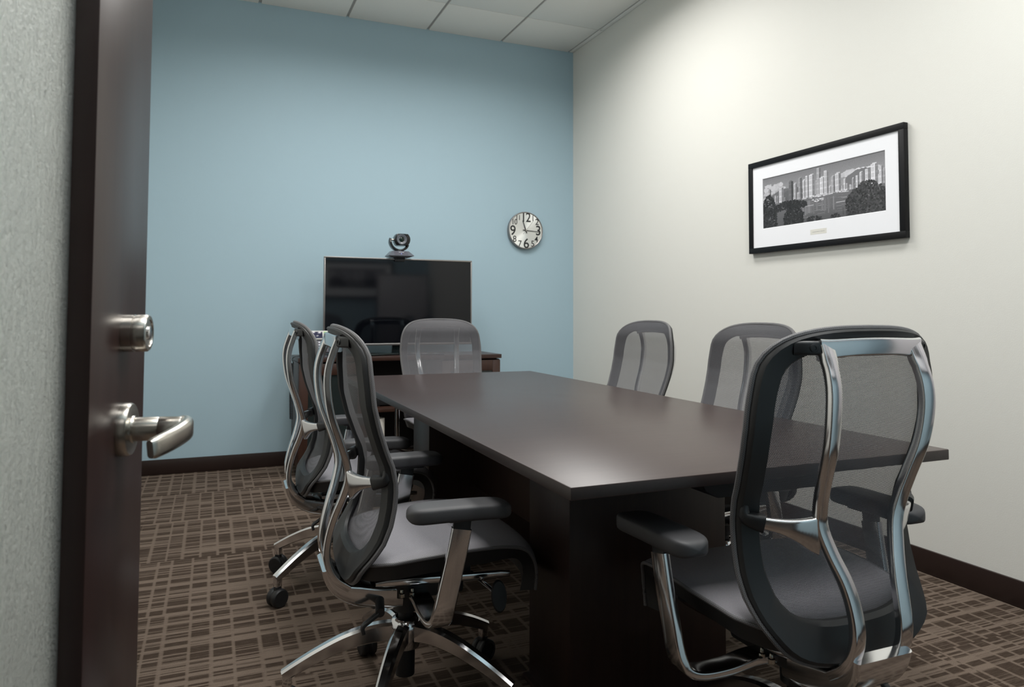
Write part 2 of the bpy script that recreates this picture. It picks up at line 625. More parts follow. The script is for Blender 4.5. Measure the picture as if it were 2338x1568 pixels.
def lev_sec(i, t):
    h = .032-.005*t
    d = .019-.005*t
    if i == 0: h, d = h*.55, d*.5
    if i >= 21: h, d = h*.86, d*.7
    return rrect(h, d, d*.45, 4)
MB().sweep(pth, lev_sec, side=(0, 0, 1)).build('lever_arm', 'nickel', lv, angle=60)

# ------------------------------------------------------------------ conference table
TX0, TX1, TY0, TY1 = -2.109, -1.063, -4.0515, -1.5188
TZ, TB = .737, .7113
tbl = empty('conference_table', ((TX0+TX1)/2, (TY0+TY1)/2, 0), 0, 'long dark espresso laminate conference table with two slab pedestals', 'table')
ox, oy = tbl.location.x, tbl.location.y
tt = MB().box(TX0-ox, TX1-ox, TY0-oy, TY1-oy, TB, TZ, .0022).build('tabletop', 'table', tbl)
tt.data.materials.append(MAT['tedge'])
for p in tt.data.polygons:
    if abs(p.normal.z) < .3:
        p.material_index = 1
for y0, y1 in ((-3.58, -3.32), (-2.25, -1.99)):
    pd = MB().box(-1.87-ox, -1.365-ox, y0-oy, y1-oy, 0.012, TB, .003).build('pedestal', 'ped', tbl)
    MB().box(-1.885-ox, -1.35-ox, y0-.012-oy, y1+.012-oy, 0, .014, .002).build('foot_plate', 'ped', pd)
MB().box(-1.66-ox, -1.58-ox, -3.32-oy, -2.25-oy, .30, TB, .002).build('centre_beam', 'ped', tbl)
# power and data box hung under the table edge
bx = empty('power_box', (-1.56, -3.90, TB-.052), 0, 'black power and data box hung under the near end of the table', 'power box')
pbm = MB()
sec = [(-.19, .052), (.19, .052), (.19, .0), (-.14, .0), (-.172, .018)]
vv = [(x, -.07, z) for x, z in sec] + [(x, .07, z) for x, z in sec]
n5 = len(sec)
ff = [tuple(range(n5)), tuple(reversed(range(n5, 2*n5)))] + [(i, (i+1) % n5, (i+1) % n5+n5, i+n5) for i in range(n5)]
pbm.add(vv, ff).build('body', 'black', bx, smooth=False)
MB().lathe([(0, 0), (.0055, 0), (.0055, .002), (.0036, .002), (.0036, .0006), (0, .0006)], 20, Matrix.Translation((-.058, -.070, .032)) @ RY).build('socket', 'key', bx)
for dx in (-.105, -.085, -.075):
    MB().lathe([(0, 0), (.0018, 0), (.0012, .0012), (0, .0012)], 10, Matrix.Translation((dx, -.070, .033)) @ RY).build('indicator', 'key', bx)

# ------------------------------------------------------------------ task chair
CH_OUT = [(0, 1.035), (.07, 1.0335), (.13, 1.027), (.178, 1.013), (.213, .987), (.233, .95), (.242, .90), (.246, .85), (.243, .78), (.236, .70), (.232, .62), (.231, .56), (.227, .51), (.213, .463), (.182, .420), (.135, .393), (.07, .379), (0, .376)]
CH_INN = [(0, .994), (.07, .9925), (.12, .988), (.158, .974), (.184, .950), (.197, .91), (.203, .86), (.203, .80), (.197, .73), (.190, .66), (.187, .60), (.182, .552), (.166, .500), (.135, .472), (.08, .460), (0, .457)]
RIMZ = [.376, .400, .436, .449, .472, .507, .552, .598, .645, .693, .729, .789, .848, .924, .966, .989, 1.013, 1.036]
RIMY = [-.166, -.165, -.158, -.150, -.132, -.109, -.092, -.083, -.081, -.091, -.107, -.129, -.144, -.149, -.149, -.154, -.163, -.175]
def back_y(x, z):
    d = .034*min(1., max(.2, (z-.40)/.2))
    return float(np.interp(z, RIMZ, RIMY)) - d + d*min((x/.235)**2, 1.15)

def loop_points(ctrl, n):
    half = smooth_path(ctrl, n//2+1)
    left = half[1:-1][::-1].copy()
    left[:, 0] *= -1
    return np.vstack([half, left])

def make_chair():
    root = empty('conference_chair', (0, 0, 0))
    # --- plastic back frame: band around the opening
    n = 96
    O = loop_points(CH_OUT, n)
    I = loop_points(CH_INN, n)
    fr = MB()
    v, f = [], []
    for (xo, zo), (xi, zi) in zip(O, I):
        for s_, dy in ((0, 0), (.07, .006), (.93, .006), (1, 0), (1, -.009), (.9, -.014), (.1, -.014), (0, -.008)):
            x, z = xo+(xi-xo)*s_, zo+(zi-zo)*s_
            v.append((x, back_y(x, z)+dy, z))
    k = 8
    n = len(O)
    for i in range(n):
        j = (i+1) % n
        for q in range(k):
            f.append((i*k+q, i*k+(q+1) % k, j*k+(q+1) % k, j*k+q))
    fr.add(v, f).build('back_frame', 'frame', root, angle=35)
    # --- mesh stretched over the front
    rows = 72
    v, f, uv = [], [], []
    half = smooth_path(CH_OUT, 300)
    zz = half[:, 1]
    cols = 24
    zl = np.concatenate([1.033-.06*(np.linspace(0, 1, 14)**2), np.linspace(.968, .46, rows-26),   .455-(.455-.3785)*np.sin(np.linspace(0, 1, 12)*math.pi/2)])
    arc = 0
    pz, py = zl[0], back_y(0, zl[0])
    for z in zl:
        w = float(np.interp(-z, -zz, half[:, 0]))*.985
        cy_ = back_y(0, z)
        arc += math.hypot(z-pz, cy_-py)
        pz, py = z, cy_
        for c_ in range(cols+1):
            x = w*(2*c_/cols-1)
            v.append((x, back_y(x, z)+.0095, z))
            uv.append((x*1.02, arc))
    R_ = len(zl)
    for i in range(R_-1):
        for c_ in range(cols):
            a = i*(cols+1)+c_
            f.append((a, a+1, a+cols+2, a+cols+1))
    mesh_from('back_mesh', v, f, 'mesh', root, True, uv, 80)
    # --- woven piping round the rim
    pp = [(x*1.004, back_y(x, z)+.004, z+(z-.7)*.004) for x, z in O]
    pm = MB().sweep(pp, lambda i, t: circ(.0062, 8), side=(0, 1, 0), closed=True)
    L_ = 2.0/len(O)
    uvp = [(i//8*.0205, (i % 8)*.0049) for i in range(len(pm.v))]
    pm.build('edge_piping', 'piping', root, uv=uvp)
    # --- polished back support: uprights, top bar, side arms, lower web
    UP = [(.117, -.207, 1.004), (.119, -.219, .972), (.122, -.232, .926), (.124, -.233, .876), (.121, -.222, .810), (.114, -.198, .742), (.108, -.182, .692), (.101, -.175, .648), (.087, -.186, .598), (.070, -.204, .546), (.063, -.217, .498), (.062, -.223, .452), (.064, -.215, .410), (.066, -.196, .380), (.064, -.165, .356)]
    sp = MB()
    for sgn in (-1, 1):
        P = smooth_path(UP, 60)
        P[:, 0] *= sgn
        def sec(i, t):
            w = .0275+.006*abs(t-.45)
            if t < .06: w += .004
            return rrect(w, .0185, .0036, 3)
        sp.sweep(P, sec, side=(1, -.10*sgn, 0))
        # side arm from the upright to the frame
        A = smooth_path([(.103*sgn, -.1720, .636), (.117*sgn, -.1690, .637), (.145*sgn, -.158, .643), (.180*sgn, -.137, .650), (.213*sgn, -.112, .655)], 22)
        def asec(i, t):
            h = .064*(1-t)**2.6+.0235
            return rrect(h, .017-.003*t, .005, 3)
        sp.sweep(A, asec, side=[(.28*sgn*(1-q/21.), -.12, 1) for q in range(22)])
    TBp = [(x, -.2135+.0055*(x/.12)**2, 1.0005-.005*(abs(x)/.12)**2.2) for x in np.linspace(-.1315, .1315, 25)]
    sp.sweep(TBp, lambda i, t: rrect(.036+.008*abs(2*t-1)**6, .0195, .005, 3), side=(0, 0, 1))
    # lower web joining the uprights and running forward under the seat
    JP = smooth_path([(0, -.222, .408), (0, -.214, .385), (0, -.194, .358), (0, -.160, .338), (0, -.110, .323), (0, -.055, .313), (0, -.02, .311)], 30)
    def jsec(i, t):
        return rrect(.150-.030*t, .024+.032*min(1, t*2.0), .010, 4)
    sp.sweep(JP, jsec, side=(1, 0, 0))
    bs = sp.build('back_support', 'chrome', root, angle=50)
    # --- clamps and top brackets
    for sgn in (-1, 1):
        cl = MB()
        C_ = smooth_path([(.196*sgn, -.124, .652), (.212*sgn, -.114, .656), (.223*sgn, -.101, .664), (.222*sgn, -.098, .684)], 14)
        cl.sweep(C_, lambda i, t: rrect(.036-.016*t, .026-.008*t, .009, 4), side=(0, -.2, 1))
        cl.build('pivot_clamp', 'plastic', root)
        tb = MB()
        B_ = smooth_path([(.131*sgn, -.206, .9985), (.150*sgn, -.200, .9985), (.172*sgn, -.184, .9985)], 10)
        tb.sweep(B_, lambda i, t: rrect(.028, .018-.004*t, .007, 4), side=(0, 0, 1))
        b1 = tb.build('top_bracket', 'plastic', root)
        bl = MB()
        ax = Matrix.Translation((.146*sgn, -.211, .9985)) @ Matrix.Rotation(math.radians(90-14*sgn*-1), 4, 'X')
        ax = Matrix.Translation((.146*sgn, -.2075, .9985)) @ Matrix.Rotation(math.radians(14*sgn), 4, 'Z') @ RY
        bl.lathe([(0, 0), (.0085, 0), (.0085, .0042), (.0070, .0050), (.0042, .0050), (.0040, .0020), (0, .0020)], 20, ax)
        bl.build('bolt', 'black', b1)
    # --- seat
    SP = smooth_path([(-.150, .447), (-.10, .456), (-.02, .466), (.08, .4745), (.17, .4755), (.24, .470), (.295, .455), (.335, .424), (.357, .386), (.362, .345)], 44)
    WY = np.array([[-.16, .150], [-.145, .185], [-.12, .212], [-.08, .236], [.04, .252], [.16, .250], [.24, .240], [.30, .222], [.34, .200], [.37, .185]])
    v, f, uv = [], [], []
    NC = 26
    arc = 0
    for i, (y, z) in enumerate(SP):
        if i: arc += math.hypot(*(SP[i]-SP[i-1]))
        t = i/(len(SP)-1)
        w = float(np.interp(y, WY[:, 0], WY[:, 1]))
        for c_ in range(NC+1):
            u_ = 2*c_/NC-1
            fr_ = max(0., (t-.35)/.65)
            yy = y-.052*u_*u_*fr_**1.5
            z2 = z+.014*u_*u_*(1-fr_**3)-.010*abs(u_)**10
            v.append((u_*w, yy, z2))
            uv.append((u_*w, arc))
    for i in range(len(SP)-1):
        for c_ in range(NC):
            a = i*(NC+1)+c_
            f.append((a, a+1, a+NC+2, a+NC+1))
    top = [Vector(p) for p in v]
    mesh_from('seat', v, f, 'seatmesh', root, True, uv, 80)
    # piping along the seat edge
    edge = [top[i*(NC+1)] for i in range(len(SP))][::-1] + [top[c_] for c_ in range(1, NC)] + [top[i*(NC+1)+NC] for i in range(len(SP))]
    sm = MB().sweep([p+Vector((0, 0, -.003)) for p in edge], lambda i, t: circ(.0045, 8), side=[(0, 0, 1)]*len(edge))
    sm.build('seat_piping', 'piping', root, uv=[(i//8*.0125, (i % 8)*.0038) for i in range(len(sm.v))])
    # seat shell: closed body below the mesh
    v, f = [], []
    nS = len(SP)
    for layer in (0, 1):
        for i in range(nS):
            t = i/(nS-1)
            for c_ in range(NC+1):
                p = top[i*(NC+1)+c_]
                u_ = 2*c_/NC-1
                if layer == 0:
                    v.append((p.x*.995, p.y-.001, p.z-.003))
                else:
                    fr_ = max(0, (t-.55)/.45)
                    d_ = (.062*(1-.55*fr_))*(1-.25*abs(u_)**6)
                    q = Vector((p.x*.93, p.y*.97-.030*fr_**1.2, p.z-d_*(1-.75*fr_**2)))
                    v.append(q[:])
    K = NC+1
    B0 = nS*K
    for i in range(nS-1):
        for c_ in range(NC):
            a = i*K+c_
            f.append((a, a+1, a+K+1, a+K))
            f.append((B0+a, B0+a+K, B0+a+K+1, B0+a+1))
    for i in range(nS-1):
        for c_ in (0, NC):
            a = i*K+c_
            f.append((a, a+K, B0+a+K, B0+a))
    for c_ in range(NC):
        for i in (0, nS-1):
            a = i*K+c_
            f.append((a, a+1, B0+a+1, B0+a))
    mesh_from('seat_shell', v, f, 'frame', root, True, None, 50)
    # --- mechanism under the seat
    mc = MB()
    mc.box(-.062, .062, -.045, .150, .300, .358, .010)
    mc.box(-.100, .100, -.10, .16, .355, .400, .010)
    mc.lathe([(0, .255), (.034, .255), (.036, .30), (0, .30)], 28)
    mc.build('tilt_mechanism', 'plastic', root)
    for sgn in (-1, 1):
        sb = MB().sweep(smooth_path([(.115*sgn, -.105, .374), (.118*sgn, 0, .371), (.120*sgn, .14, .364), (.120*sgn, .262, .359)], 14), lambda i, t: rrect(.020 if i not in (0, 13) else .014, .012, .005, 3), side=(0, 0, 1))
        sb.build('seat_rail', 'chrome', root)
        for yy in (-.032, -.004):
            MB().lathe([(0, .325), (.0075, .325), (.0075, .334), (.0045, .336), (.0045, .343), (.003, .345), (0, .345)], 14, origin=(.098*sgn, yy, 0)).build('mount_bolt', 'steel', root)
    # adjusting levers
    lv_ = MB()
    lv_.sweep(smooth_path([(.06, .17, .352), (.13, .185, .345), (.19, .195, .340)], 10), lambda i, t: circ(.0055, 10), side=(0, 0, 1))
    lvo = lv_.build('tilt_lever', 'chrome', root)
    pdl = MB()
    pdl.lathe([(0, 0), (.024, .001), (.027, .005), (.024, .010), (0, .012)], 24, Matrix.Translation((.198, .202, .333)) @ Matrix.Rotation(math.radians(75), 4, 'Y') @ Matrix.Diagonal((1.5, .8, 1, 1)))
    pdl.build('paddle', 'black', lvo)
    rl = MB()
    rl.sweep(smooth_path([(.05, -.082, .312), (.10, -.090, .306), (.125, -.094, .303)], 8), lambda i, t: circ(.012, 14), side=(0, 0, 1))
    rl.sweep(smooth_path([(.118, -.096, .300), (.120, -.120, .285), (.120, -.137, .272), (.120, -.135, .255)], 12), lambda i, t: rrect(.018, .010, .004, 3), side=(1, 0, 0))
    rl.build('height_lever', 'plastic', root)
    # --- arms
    for sgn in (-1, 1):
        AP = smooth_path([(.050*sgn, .014, .318), (.110*sgn, .016, .321), (.180*sgn, .017, .312), (.245*sgn, .018, .312), (.281*sgn, .021, .324), (.297*sgn, .026, .352), (.302*sgn, .038, .41), (.306*sgn, .053, .48), (.309*sgn, .067, .552)], 46)
        sides = [(0, 1, 0) if p[2] < .33 else (0, 1, -.22) for p in AP]
        ap = MB().sweep(AP, lambda i, t: rrect(.054-.004*t, .0185, .0045, 3), side=sides)
        apo = ap.build('arm_post', 'chrome', root, angle=50)
        MB().sweep([(.309*sgn, .0665, .548), (.3095*sgn, .070, .580)], lambda i, t: rrect(.044, .0125, .003, 2), side=(0, 1, -.15)).build('arm_slide', 'plastic', apo)
        MB().box(.286*sgn, .334*sgn, .030, .120, .5735, .582, .003).build('pad_plate', 'plastic', apo)
        # pad: rounded soft block
        v, f = [], []
        NL, NS = 26, 32
        Lr, Lf = -.068, .188
        for i in range(NL+1):
            a = math.pi*(i/NL)
            y = (Lr+Lf)/2-(Lf-Lr)/2*math.cos(a)
            e_ = (2*(y-Lr)/(Lf-Lr)-1)
            w = .0435*(1-abs(e_)**7)**.5 + .0008
            th = .0190*(1-abs(e_)**12)**.5 + .0006
            zc = .598+.004*abs(e_)**3*(-1)
            xc = .314*sgn+.006*sgn*(e_)
            for q in range(NS):
                b = 2*math.pi*q/NS
                ca, sa = math.cos(b), math.sin(b)
                px = w*math.copysign(abs(ca)**.36, ca)
                pz_ = th*math.copysign(abs(sa)**.45, sa)
                v.append((xc+px, y, zc+pz_))
        for i in range(NL):
            for q in range(NS):
                f.append((i*NS+q, i*NS+(q+1) % NS, (i+1)*NS+(q+1) % NS, (i+1)*NS+q))
        f.append(tuple(range(NS)))
        f.append(tuple(NL*NS+q for q in reversed(range(NS))))
        mesh_from('arm_pad', v, f, 'pad', root, True, None, 75)
    # --- column and base
    MB().lathe([(0, .075), (.026, .075), (.0265, .14), (.0265, .20), (.0205, .201), (.0205, .285), (0, .285)], 28).build('gas_cylinder', 'black', root)
    MB().lathe([(.0285, .150), (.040, .152), (.043, .17), (.044, .205), (.038, .226), (.030, .232), (.0270, .232), (.0270, .15)], 32).build('base_hub', 'chrome', root)
    LP = smooth_path([(.030, 0, .196), (.09, 0, .194), (.16, 0, .178), (.23, 0, .150), (.285, 0, .123), (.322, 0, .103)], 26)
    def leg_sec(i, t):
        h = .050-.022*t
        w = .040-.015*t
        return [(w*.28, h/2), (-w*.28, h/2), (-w/2, h/2-.006), (-w*.46, -h/2+.003), (-w*.38, -h/2), (w*.38, -h/2), (w*.46, -h/2+.003), (w/2, h/2-.006)]
    ms, cs = MB(), MB()
    v0 = len(ms.v)
    ms.sweep(LP, leg_sec, side=(0, 1, 0))
    ms.box(.300, .3245, -.0115, .0115, .072, .112, .003)
    # caster: hood + two wheels + stem, in leg coordinates
    cs.lathe([(0, .060), (.0055, .060), (.0055, .100), (0, .100)], 12, origin=(.312, 0, 0))
    RW = Matrix.Translation((.312, .028, .0335)) @ Matrix.Rotation(math.radians(90), 4, 'X')
    for z0 in (.004, .0315):
        cs.lathe([(0, z0), (.028, z0), (.0320, z0+.003), (.0335, z0+.007), (.0335, z0+.0155), (.0315, z0+.019), (.024, z0+.0205), (.022, z0+.0185), (0, z0+.0185)], 32, RW)
    cs.lathe([(0, .022), (.0300, .022), (.0300, .034), (0, .034)], 28, RW)
    cs.box(.300, .324, -.009, .009, .052, .074, .003)
    for kk in range(5):
        if kk == 0:
            lg = ms.build('base_leg', 'chrome', root, angle=30)
            ca_ = cs.build('caster', 'black', lg, angle=35)
        else:
            l2 = lg.copy(); link(l2, root)
            c2 = ca_.copy(); link(c2, l2)
            l2.rotation_euler = (0, 0, 2*math.pi*kk/5)
    return root

def copy_tree(o, parent=None):
    c = o.copy()
    link(c, parent)
    c.parent = parent
    for ch in list(o.children):
        copy_tree(ch, c)
    return c

chair0 = make_chair()
G = 'mesh conference chairs round the table'
CH = [  # x, y, heading, base phase (world deg), height offset, label
    (-1.542, -4.034, -.003, 20, .006, 'black mesh chair at the near end of the table, chrome back support facing the doorway'),
    (-2.237, -3.303, -1.604, 26, -.010, 'black mesh chair on the open door side of the table, nearer the doorway'),
    (-2.242, -2.347, -1.598, 67, -.012, 'black mesh chair on the open door side of the table, nearer the blue wall'),
    (-1.477, -1.262, 3.12, 50, -.016, 'grey mesh chair at the far end of the table in front of the television'),
    (-.962, -2.300, 1.577, 36, -.014, 'grey mesh chair on the picture side of the table, nearer the blue wall'),
    (-.962, -3.071, 1.587, 0, -.014, 'grey mesh chair on the picture side of the table, below the framed picture'),
]
for i, (x, y, rz, ph, dz, lab) in enumerate(CH):
    c = chair0 if i == 0 else copy_tree(chair0)
    c.location = (x, y, 0)
    c.rotation_euler = (0, 0, rz)
    tag(c, lab, 'chair', G)
    legs = [q for q in c.children if q.name.startswith('base_leg')]
    for kk, q in enumerate(legs):
        q.rotation_euler = (0, 0, math.radians(ph+72*kk)-rz)
    for q in c.children:
        nm = q.name.split('.')[0]
        if nm in ('base_leg', 'base_hub', 'gas_cylinder'):
            continue
        q.location.z += dz

# ------------------------------------------------------------------ credenza
CX0, CX1, CY0, CY1, CZ = -2.225, -.825, -.455, -.05, .770
cr = empty('media_cabinet', ((CX0+CX1)/2, (CY0+CY1)/2, 0), 0, 'dark walnut media cabinet with smoked glass doors under the television', 'cabinet')
ox, oy = cr.location.x, cr.location.y
def cbox(b, x0, x1, y0, y1, z0, z1, bev=.0015):
    return b.box(x0-ox, x1-ox, y0-oy, y1-oy, z0, z1, bev)
cbox(MB(), CX0-.006, CX1+.006, CY0-.008, CY1, CZ-.028, CZ).build('top', 'credtop', cr)
xa, xb = -1.782, -1.262
for x in (CX0, CX1-.02):
    cbox(MB(), x, x+.02, CY0+.02, CY1, .05, CZ-.034).build('side_panel', 'cred', cr)
for x in (xa-.02, xb):
    cbox(MB(), x, x+.02, CY0+.004, CY1-.01, .07, CZ-.034).build('divider', 'cred', cr)
cbox(MB(), CX0+.02, CX1-.02, CY1-.012, CY1-.004, .05, CZ-.034).build('back_panel', 'inside', cr)
cbox(MB(), CX0+.02, CX1-.02, CY0+.03, CY1-.012, .05, .07).build('bottom_panel', 'cred', cr)
cbox(MB(), CX0+.03, CX1-.03, CY0+.06, CY1-.02, .0, .05).build('plinth', 'black', cr)
cbox(MB(), CX0+.02, CX1-.02, CY0+.04, CY1, CZ-.034, CZ-.028, 0).build('spacer', 'black', cr)
cbox(MB(), xa, xb, CY0+.01, CY1-.012, .395, .42).build('shelf', 'cred', cr)
for x0, x1, hx in ((CX0+.002, xa-.003, xa-.03), (xb+.003, CX1-.002, xb+.03)):
    d_ = MB()
    fwid = .058
    z0, z1 = .055, CZ-.040
    cbox(d_, x0, x0+fwid, CY0, CY0+.02, z0, z1)
    cbox(d_, x1-fwid, x1, CY0, CY0+.02, z0, z1)
    cbox(d_, x0+fwid, x1-fwid, CY0, CY0+.02, z1-.075, z1)
    cbox(d_, x0+fwid, x1-fwid, CY0, CY0+.02, z0, z0+.075)
    do = d_.build('cabinet_door', 'cred', cr)
    cbox(MB(), x0+fwid, x1-fwid, CY0+.007, CY0+.012, z0+.075, z1-.075, 0).build('door_glass', 'cabglass', do, smooth=False)
    MB().lathe([(0, 0), (.004, 0), (.004, .010), (.010, .013), (.010, .018), (.007, .020), (0, .020)], 18, Matrix.Translation((hx-ox, CY0-oy, .62)) @ RY).build('knob', 'nickel', do)

# player box in the open bay
av = empty('player_box', (-1.52, -.22, .42), 0, 'low black media player box on the cabinet shelf', 'media player')
MB().box(-.2, .2, -.12, .12, .008, .062, .003).build('body', 'black', av)
for x in (-.16, .16):
    MB().lathe([(0, 0), (.014, 0), (.013, .009), (0, .009)], 14, origin=(x, -.1, 0)).build('foot', 'plastic', av)
MB().box(-.05, .05, -.1215, -.1195, .028, .044, .0005).build('display', 'lcd', av)

# paper towel roll in the lower bay
tw = empty('paper_towel_roll', (-1.700, -.36, .07), 0, 'white quilted paper towel roll standing in the cabinet bay', 'paper towels')
MB().lathe([(.021, 0), (.056, 0), (.0575, .004), (.0575, .272), (.056, .276), (.021, .276), (.0205, .27), (.0205, .006)], 40).build('paper_roll', 'towel', tw)
mt = MB().lathe([(.0205, .0005), (.0203, .278), (.0190, .278), (.0190, .0005)], 24)
mt.build('core', 'paper', tw)

# ------------------------------------------------------------------ television
TVY = -.345
tv = empty('television', (-1.537, TVY, CZ), 0, 'flat screen television with silver bezel standing on the walnut cabinet', 'television')
tw_, z0, z1 = .525, .070, .674
tvb = MB()
bz = .011
tvb.box(-tw_, tw_, -.016, .014, z1-bz, z1, .003)
tvb.box(-tw_, tw_, -.016, .014, z0, z0+bz+.004, .003)
tvb.box(-tw_, -tw_+bz, -.016, .014, z0+bz, z1-bz, .003)
tvb.box(tw_-bz, tw_, -.016, .014, z0+bz, z1-bz, .003)
tvb.build('bezel', 'bezel', tv)
MB().box(-tw_+bz, tw_-bz, -.0105, .012, z0+bz, z1-bz).build('screen', 'screen', tv, smooth=False)
bk = MB()
bk.box(-tw_+.02, tw_-.02, .012, .034, z0+.02, z1-.03, .006)
bk.box(-.28, .28, .030, .060, z0+.05, z1-.22, .01)
bk.build('rear_cover', 'tvback', tv)
MB().box(-.05, .05, .012, .034, .012, z0+.06, .004).build('stand_neck', 'tglass', tv)
sf = MB()
for sgn in (-1, 1):
    sf.sweep([(0, .03, .010), (.30*sgn, -.085, .007)], lambda i, t: rrect(.030, .013, .004, 3), side=(0, 1, 0))
    sf.sweep([(0, .015, .010), (.22*sgn, .12, .007)], lambda i, t: rrect(.030, .013, .004, 3), side=(0, 1, 0))
sf.build('stand_base', 'tglass', tv)

# ------------------------------------------------------------------ video conference camera
vc = empty('conference_camera', (-1.548, TVY-.004, CZ+z1), 0, 'small black and grey video conference camera clipped on top of the television', 'camera')
b_ = MB()
def frustum(mb, x0a, x1a, y0a, y1a, za, x0b, x1b, y0b, y1b, zb_):
    v = [(x0a, y0a, za), (x1a, y0a, za), (x1a, y1a, za), (x0a, y1a, za), (x0b, y0b, zb_), (x1b, y0b, zb_), (x1b, y1b, zb_), (x0b, y1b, zb_)]
    f = [(0, 3, 2, 1), (4, 5, 6, 7), (0, 1, 5, 4), (1, 2, 6, 5), (2, 3, 7, 6), (3, 0, 4, 7)]
    return mb.add(v, f)
frustum(b_, -.058, .058, -.048, .05, .004, -.088, .088, -.072, .06, .014)
frustum(b_, -.088, .088, -.072, .06, .014, -.088, .088, -.072, .06, .018)
frustum(b_, -.088, .088, -.072, .06, .018, -.058, .058, -.036, .05, .050)
base_ = b_.build('camera_base', 'camgrey', vc, smooth=False)
fp = MB()
frustum(fp, -.050, .050, -.0728, -.0700, .0190, -.044, .044, -.0398, -.0360, .0482)
fp.build('front_panel', 'phone', base_, smooth=False)
mk = MB()
for i in range(7):
    mk.box(-.016+i*.0055, -.0125+i*.0055, -.0575, -.0520, .0370, .0425)
mk.build('logo_marks', 'key', base_, smooth=False)
MB().box(-.002, .002, -.0670, -.0640, .0270, .0300).build('status_light', 'bluled', base_, smooth=False)
MB().box(-.036, .036, -.0205, -.0125, -.022, .006, .001).build('clip', 'black', vc)
MB().box(-.036, .036, -.0205, .055, .0005, .005, .001).build('clip_arm', 'black', vc)
yk = MB()
Yp = [(.066*math.cos(a), 0, .122+.066*math.sin(a)) for a in np.linspace(math.radians(164), math.radians(338), 40)]
def ysec(i, t):
    e_ = min(t, 1-t)
    w = .056*min(1, .45+e_*4)
    return rrect(w, .015, .005, 3)
yk.sweep(Yp, ysec, side=(0, 1, 0))
yk.lathe([(0, .046), (.036, .046), (.030, .056), (0, .060)], 28)
yk.build('yoke', 'camblk', vc)
hd = MB()
# head: rounded barrel with cut top and bottom
v, f = [], []
NR = 48
prof = [(.0, -.046), (.045, -.046), (.054, -.042), (.056, -.03), (.056, .02), (.048, .040), (.03, .046), (0, .046)]
for r_, y_ in prof:
    for q in range(NR):
        a = 2*math.pi*q/NR
        x, z = r_*math.cos(a), r_*math.sin(a)
        z = max(-.042, min(.040, z))
        v.append((x+.014, y_, .130+z))
for i in range(len(prof)-1):
    for q in range(NR):
        f.append((i*NR+q, i*NR+(q+1) % NR, (i+1)*NR+(q+1) % NR, (i+1)*NR+q))
hd.add(v, f)
hdo = hd.build('camera_head', 'camblk', vc, angle=30)
MB().lathe([(.018, .044), (.034, .044), (.036, .050), (.034, .053), (.022, .050), (.018, .047)], 40, Matrix.Translation((.006, 0, .130)) @ RY).build('lens_ring', 'camgrey', hdo)
MB().lathe([(0, .044), (.0215, .044), (.0215, .0465), (.014, .0490), (0, .0500)], 32, Matrix.Translation((.006, 0, .130)) @ RY).build('lens', 'camlens', hdo)
MB().lathe([(0, -.064), (.006, -.064), (.006, -.03), (0, -.03)], 14, Matrix.Translation((0, 0, .130)) @ Matrix.Rotation(math.radians(90), 4, 'Y')).build('pivot_pin', 'steel', hdo)

# ------------------------------------------------------------------ desk phone
ph = empty('desk_phone', (-2.125, -.425, CZ), math.radians(4), 'grey desk phone with small screen and green keys beside the television', 'phone')
tilt = Matrix.Translation((0, -.02, .03)) @ Matrix.Rotation(math.radians(70), 4, 'X')
MB().box(-.10, .09, 0, .150, -.012, .014, .004, tilt).build('body', 'phone', ph)
hd_ = MB().box(-.025, .088, .086, .148, .013, .022, .003, tilt).build('display_panel', 'phonesil', ph)
MB().box(-.016, .050, .096, .140, .0215, .0235, .0005, tilt).build('screen', 'lcd', hd_)
for q in range(6):
    MB().box(.060, .079, .0945+q*.0078, .1005+q*.0078, .0215, .0245, .0008, tilt).build('soft_key', 'green', hd_)
for r_ in range(4):
    for c_ in range(5):
        MB().box(-.022+c_*.022, -.010+c_*.022, .012+r_*.017, .022+r_*.017, .0135, .0175, .001, tilt).build('key', 'key', ph)
hs_ = MB()
hs_.sweep(smooth_path([tilt @ Vector((-.070, .0, .030)), tilt @ Vector((-.070, .03, .040)), tilt @ Vector((-.070, .11, .040)), tilt @ Vector((-.070, .145, .030))], 16), lambda i, t: rrect(.044 if t < .2 or t > .8 else .030, .022, .008, 3), side=(1, 0, 0))
hs_.build('handset', 'black', ph)
MB().box(-.09, .08, -.022, .040, .0, .012, .002).build('foot_stand', 'phone', ph)
# coiled handset cord hanging over the end of the cabinet
cd = []
for i in range(520):
    t = i/519
    base = np.array([-2.262, -.40, .735-.36*t]) + np.array([-.004*math.sin(t*3), 0, 0])
    a = t*2*math.pi*46
    cd.append(tuple(base+np.array([.0095*math.cos(a), .0095*math.sin(a), 0])))
cdm = MB().sweep(cd, lambda i, t: circ(.0022, 6), side=(0, 0, 1))
cdm.sweep(smooth_path([(-2.195, -.395, .790), (-2.215, -.405, .782), (-2.245, -.41, .778), (-2.262, -.40, .762), (-2.254, -.400, .735)], 16), lambda i, t: circ(.0024, 6), side=(0, 1, 0))
cdo = cdm.build('coiled_cord', 'black')
tag(cdo, 'black coiled phone cord hanging beside the end of the walnut cabinet', 'cord')

